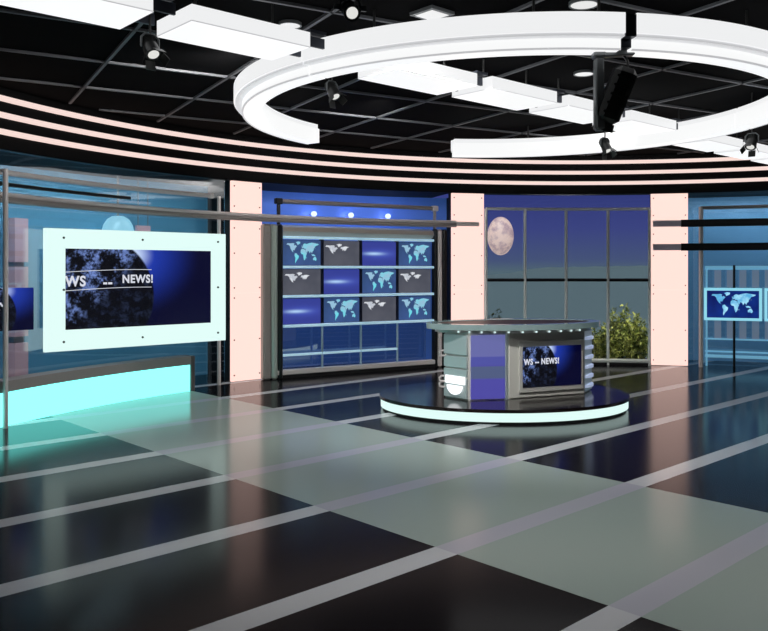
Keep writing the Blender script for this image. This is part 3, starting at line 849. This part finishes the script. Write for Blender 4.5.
for i in range(11):
    w = (215 + i*9.5)*D2R
    p = cm @ Vector((1.225*math.cos(w), .645*math.sin(w), .945))
    m_ = MB(); m_.lathe([(0, -.012), (.012, -.012), (.016, 0), (.012, .012), (0, .012)], 10, Matrix.Translation(p)); m_.build('edge_lamp', SPK, dk)

# ------------------------------------------------------------------ ceiling light boxes in a diagonal row
du = Vector((.745, .667, 0)); dn = Vector((.667, -.745, 0))     # along the row, and across it
starts = [(-3.075, 5.97), (-1.95, 6.98), (-.272, 8.51), (.787, 9.41), (1.85, 10.36), (2.9, 11.31), (4.6, 13.0), (5.66, 13.95), (6.72, 14.9)]
ra = math.atan2(du.y, du.x)
box_labels = ['white ceiling light box at the upper left corner of the picture',
 'white ceiling light box left of the ring light, touching its outside',
 'white ceiling light box just inside the left curve of the ring light',
 'white ceiling light box inside the ring, second along the row from its left curve',
 'white ceiling light box inside the ring, third along the row, behind the projector',
 'white ceiling light box inside the ring where the row meets its far right curve',
 'white ceiling light box just beyond the far right curve of the ring',
 'white ceiling light box, second beyond the far curve of the ring',
 'white ceiling light box farthest along the row, at the right edge above the strips']
def light_box(first=None):
    o = thing('light_box', (0, 0, 4.0), ra, '', 'ceiling light', 'white light boxes in a row on the ceiling')
    Lb, Wb, Hb = 1.18, .61, .138
    m_ = MB(); m_.box((Lb/2, -Wb/2, .006), (Lb-.02, Wb-.02, .012)); m_.build('diffuser', WHITE, o, smooth=False)
    m_ = MB()
    m_.box((Lb/2, -.01, Hb/2), (Lb, .02, Hb)); m_.box((Lb/2, -Wb+.01, Hb/2), (Lb, .02, Hb))
    m_.box((.01, -Wb/2, Hb/2), (.02, Wb-.04, Hb)); m_.box((Lb-.01, -Wb/2, Hb/2), (.02, Wb-.04, Hb)); m_.box((Lb/2, -Wb/2, Hb-.01), (Lb-.04, Wb-.04, .02))
    m_.build('side_panel', WHITE2, o, smooth=False)
    m_ = MB()
    for y in (-.003, -Wb+.003): m_.box((Lb/2, y, .004), (Lb, .012, .008))
    for x in (.003, Lb-.003): m_.box((x, -Wb/2, .004), (.012, Wb, .008))
    m_.build('trim', TRIM, o, smooth=False)
    m_ = MB(); m_.box((Lb+.12, -Wb/2, Hb+.03), (.18, Wb*.9, .03)); m_.box((Lb+.12, -.12, Hb/2+.03), (.25, .03, .09)); m_.box((Lb+.12, -Wb+.12, Hb/2+.03), (.25, .03, .09)); m_.build('bracket', ENDCAP, o, smooth=False)
    for x in (.2, Lb-.2):
        m_ = MB(); m_.cyl((x, -Wb/2, Hb), (x, -Wb/2, HC-4.0), .012, n=8); m_.build('hanger_rod', LAMPB, o)
    return o
lb0 = light_box()
for i, (x, y) in enumerate(starts):
    o = lb0 if i == 0 else copy_tree(lb0)
    o.location = (x, y, 4.0); o['label'] = box_labels[i]

# ------------------------------------------------------------------ ring light in four segments
RC = (1.625, 10.4)
def ring_segment(a0, a1, label, joints=()):
    am = (a0+a1)/2*D2R; o = thing('ring_light_segment', (RC[0]+3.3*math.cos(am), RC[1]+3.3*math.sin(am), 3.91), 0, label, 'ceiling light', 'curved segments of the white ring light')
    c0 = (RC[0]-o.location.x, RC[1]-o.location.y); zz = 3.91
    n = max(24, int((a1-a0)/1.5))
    def sw(prof, nm, mat, b0=a0, b1=a1):
        m_ = MB(); m_.sweep([(r, z-zz) for r, z in prof], c0, b0, b1, n); return m_.build(nm, mat, o)
    sw([(3.42, 4.025), (3.42, 4.2), (3.49, 4.2), (3.49, 4.025)], 'outer_panel', WHITE2)
    sw([(3.17, 3.912), (3.17, 4.12), (3.39, 4.12), (3.39, 3.912)], 'lower_panel', WHITE)
    sw([(3.385, 4.0), (3.385, 4.03), (3.47, 4.03), (3.47, 4.0)], 'trim', TRIM)
    sw([(3.375, 3.905), (3.375, 3.918), (3.395, 3.918), (3.395, 3.905)], 'lower_trim', TRIM)
    sw([(3.2, 4.115), (3.2, 4.19), (3.425, 4.19), (3.425, 4.115)], 'housing', WHITE2)
    for b0, b1 in joints:
        sw([(3.25, 4.0), (3.25, 4.19), (3.485, 4.19), (3.485, 4.0)], 'joint_bracket', ENDCAP, b0, b1)
        sw([(3.2, 3.93), (3.2, 4.0), (3.385, 4.0), (3.385, 3.93)], 'joint_plate', ENDCAP, b0, b1)
    k = max(2, int((a1-a0)/35))
    for i in range(k):
        a = (a0 + (a1-a0)*(i+.5)/k)*D2R; m_ = MB(); m_.cyl((c0[0]+3.33*math.cos(a), c0[1]+3.33*math.sin(a), .27), (c0[0]+3.33*math.cos(a), c0[1]+3.33*math.sin(a), HC-zz), .012, n=8); m_.build('hanger_rod', LAMPB, o)
ring_segment(145, 225.75, 'left end segment of the white ceiling ring light, ending beside a dark gap')
ring_segment(226.25, 277.2, 'front left segment of the white ceiling ring light, nearest the viewer', joints=((277.25, 278.85),))
ring_segment(278.9, 370.3, 'front right segment of the white ceiling ring light, leaving the picture at right')
ring_segment(371, 458, 'far right segment of the white ceiling ring light, below the light box row')

# ------------------------------------------------------------------ lamps hanging from the ceiling
def cpt(px, py, z): 
    Y = F*(z-EYE)/(HZ-py); return Vector(((px-384)/F*Y, Y, z))
SLENS = glow('spot_lens', (235, 235, 230), .9)
def studio_spot(P, tilt, rz, label, s=1.0, face=False):
    o = thing('studio_spotlight', P, rz, label, 'spotlight', 'small black studio spotlights on the ceiling')
    m_ = MB(); m_.cyl((0, 0, .12*s), (0, 0, HC-P.z), .012*s, n=8); m_.build('hanger_rod', LAMPB, o)
    m_ = MB(); m_.tube([(-.1*s, 0, -.02*s), (-.1*s, 0, .08*s), (-.06*s, 0, .12*s), (.06*s, 0, .12*s), (.1*s, 0, .08*s), (.1*s, 0, -.02*s)], .012*s, 8); m_.build('yoke', LAMPG, o)
    M = Matrix.Rotation(tilt, 4, 'X')
    m_ = MB(); m_.lathe([(0, .13*s), (.05*s, .13*s), (.07*s, .1*s), (.075*s, .02*s), (.085*s, -.1*s), (.085*s, -.13*s), (.07*s, -.13*s), (.0, -.11*s)], 18, M); 
    for k in range(5): m_.lathe([(.074*s, (.09-.02*k)*s), (.082*s, (.085-.02*k)*s), (.074*s, (.08-.02*k)*s)], 18, M)
    m_.build('lamp_body', LAMPB, o)
    m_ = MB(); m_.lathe([(0, -.125*s), (.065*s, -.127*s), (.065*s, -.12*s)], 18, M); m_.build('lens', SLENS, o)
    if not face:
        for k in range(4):
            Mk = M @ Matrix.Rotation(k*PI/2, 4, 'Z') @ Matrix.Translation((.085*s, 0, -.13*s)) @ Matrix.Rotation(-.45, 4, 'Y')
            m_ = MB(); m_.box((.003*s, 0, -.05*s), (.006*s, .11*s, .1*s), Mk); m_.build('barn_door', LAMPB, o, smooth=False)
    else:
        for k in (-1, 1):
            m_ = MB(); m_.box((k*.13*s, 0, .02*s), (.07*s, .02*s, .05*s)); m_.build('side_arm', LAMPG, o, smooth=False)
    return o
studio_spot(cpt(150, 46, 3.87), .62, -2.35, 'black spotlight hanging between the two nearest light boxes at upper left', .8)
studio_spot(cpt(332, 90, 3.88), .6, -2.3, 'black spotlight hanging inside the left curve of the ring light', .75)
studio_spot(cpt(605, 145, 3.72), .5, -2.6, 'black spotlight hanging in front of the far ring segment under the projector', .8)
studio_spot(cpt(752, 141, 3.76), .6, 2.4, 'black spotlight at right beyond the ring, above the light strips', .85)
studio_spot(cpt(350, 10, 4.2), 1.05, -2.9, 'round bright-faced spotlight at the top edge above the ring', .85, face=True)
# recessed downlights
DLG = glow('downlight_glow', (240, 240, 240), .9)
for px, py, r_, sq, lab in ((290, 23, .1, False, 'small round downlight in the black ceiling above the second light box'),
                       (432, 12, .13, True, 'square downlight in the black ceiling right of the round spotlight'),
                       (584, 2, .12, False, 'round downlight in the black ceiling at the top edge behind the ring gap'),
                       (584, 72, .11, False, 'round downlight in the ceiling inside the ring, left of the projector')):
    P = cpt(px, py, HC)
    o = thing('ceiling_downlight', (P.x, P.y, HC-.03), ra if sq else 0, lab, 'downlight', 'downlights set in the black ceiling')
    m_ = MB()
    if sq: m_.box((0, 0, .015), (r_*2.3, r_*2.3, .03))
    else: m_.lathe([(r_, .03), (r_*1.15, .03), (r_*1.15, 0), (r_, 0), (r_, .03)], 24)
    m_.build('trim_ring', LAMPG, o)
    m_ = MB()
    if sq: m_.box((0, 0, -.002), (r_*1.7, r_*1.7, .006))
    else: m_.lathe([(0, .004), (r_, .004), (r_, .02)], 24)
    m_.build('lamp_glass', DLG, o)

# big black projector under the front gap of the ring
P = cpt(610, 55, 3.9)
o = thing('stage_projector', P, 0, 'large black moving-head projector hanging at the front gap of the ring light', 'projector')
m_ = MB(); m_.box((.0, 0, .015), (.32, .09, .07), Matrix.Rotation(-.06, 4, 'Y') @ Matrix.Translation((.05, 0, 0)), bev=.01); m_.box((-.1, 0, .02), (.11, .13, .1), bev=.015); m_.build('clamp_bar', LAMPG, o, smooth=False)
m_ = MB(); m_.box((-.1, 0, -.29), (.075, .1, .52), bev=.012); m_.box((-.09, .0, -.56), (.1, .1, .22), Matrix.Rotation(0, 4, 'Y'), bev=.02); m_.build('arm', LAMPG, o, smooth=False)
M = Matrix.Translation((.045, -.03, -.36)) @ Matrix.Rotation(.33, 4, 'Y') @ Matrix.Rotation(.25, 4, 'X')
m_ = MB(); m_.box((0, 0, 0), (.20, .22, .5), M, bev=.045)
for k in range(5): m_.box((0, -.112, .16-.08*k), (.15, .012, .02), M)
m_.build('lamp_body', LAMPB, o, smooth=False)
m_ = MB(); m_.cyl((0, 0, -.25), (0, 0, -.32), .085, .095, 20, M); m_.build('lens_tube', LAMPB, o)
m_ = MB(); m_.tube([(.12, 0, .0), (.15, -.02, -.06), (.15, -.03, -.12), (.08, -.04, -.13)], .012, 8); m_.build('cable', LAMPB, o)
m_ = MB(); m_.cyl((-.1, 0, .07), (-.1, 0, HC-P.z), .014, n=8); m_.build('hanger_rod', LAMPB, o)

# ------------------------------------------------------------------ light
W = bpy.data.worlds.new('night_sky'); S.world = W; W.use_nodes = True
t = W.node_tree; N = NT(t); bg = t.nodes['Background']
tc = t.nodes.new('ShaderNodeTexCoord'); sp = t.nodes.new('ShaderNodeSeparateXYZ'); t.links.new(tc.outputs['Generated'], sp.inputs[0])
rp = t.nodes.new('ShaderNodeValToRGB'); t.links.new(N.m('ADD', N.m('MULTIPLY', sp.outputs[2], 4.0), .2), rp.inputs['Fac'])
el = rp.color_ramp.elements
el[0].position = .19; el[0].color = lin((82, 102, 112)); el[1].position = 1.0; el[1].color = lin((20, 25, 70))
for p, c_ in ((.245, (70, 83, 118)), (.40, (60, 68, 126)), (.62, (46, 54, 116))):
    e_ = el.new(p); e_.color = lin(c_)
t.links.new(rp.outputs[0], bg.inputs[0]); bg.inputs[1].default_value = 1.18

def lamp(kind, name, loc, energy, color=(1, 1, 1), **kw):
    L = bpy.data.lights.new(name, kind); L.energy = energy; L.color = color
    for k, v in kw.items(): setattr(L, k, v)
    o = bpy.data.objects.new(name, L); COL.objects.link(o); o.location = loc
    return o
mn = lamp('SUN', 'terrain_fill_sun', (0, 0, 30), 2.1, (.8, .95, 1.0), angle=.02)  # sun added from the camera side to brighten the terrain
mn.rotation_euler = (42*D2R, 0, -15*D2R)
def aim(o, tgt): o.rotation_euler = (Vector(tgt) - o.location).to_track_quat('-Z', 'Y').to_euler()
# unseen fill spots added to brighten the floor, desk and wall rails
for loc, tgt, e_ in (((-1.0, 4.5, 4.3), (-.3, 7.5, 0), 260), ((2.5, 6.0, 4.3), (2.6, 6.0, 0), 230), ((-2.6, 9.5, 4.3), (-2.8, 10.2, 0), 200), ((0.2, 7.6, 4.3), (1.9, 11.5, .4), 680), ((5.0, 10.5, 4.3), (5.2, 11.5, 0), 150)):
    o = lamp('SPOT', 'room_fill_spot', loc, e_, (1, .98, .96), spot_size=100*D2R, spot_blend=.9, shadow_soft_size=.12); aim(o, tgt)
for loc, tgt, e_ in (((-1.5, 9.0, 4.3), (-5.0, 11.5, 2.8), 330), ((0.0, 11.5, 4.3), (-1.0, 15.8, 2.0), 330), ((3.5, 12.5, 4.3), (4.0, 17.2, 2.0), 330)):
    o = lamp('SPOT', 'wall_fill_spot', loc, e_, (1, .97, .95), spot_size=110*D2R, spot_blend=.9, shadow_soft_size=.2); aim(o, tgt)  # unseen spots added to lift the wall rails and window frames
# coloured area lights added unseen under each soffit to brighten the back wall
def wash(px, e_, c_, z=3.45, tz=1.7, w=1.2, d=.35):
    a = ang(px, R+d)
    o = lamp('AREA', 'recess_fill_area', circ(a, R+d, z), e_, c_, shape='RECTANGLE', size=w, size_y=.15); aim(o, circ(a, R+REC, tz))
for px, e_ in ((20, 13), (100, 20), (180, 9)): wash(px, e_, (.62, .9, 1), tz=1.2)
for px in (300, 350, 400): wash(px, 7, (.35, .55, 1))
for px, e_ in ((715, 10), (770, 11), (830, 10)): wash(px, e_*.8, (.75, .92, 1), d=.7)
# unseen spot added above the bushes to brighten their leaves
gl_ = lamp('SPOT', 'bush_fill_spot', (5.2, 17.5, 3.2), 420, (1, 1, .75), spot_size=80*D2R, spot_blend=.6, shadow_soft_size=.05); aim(gl_, (5.5, 18.6, .6))
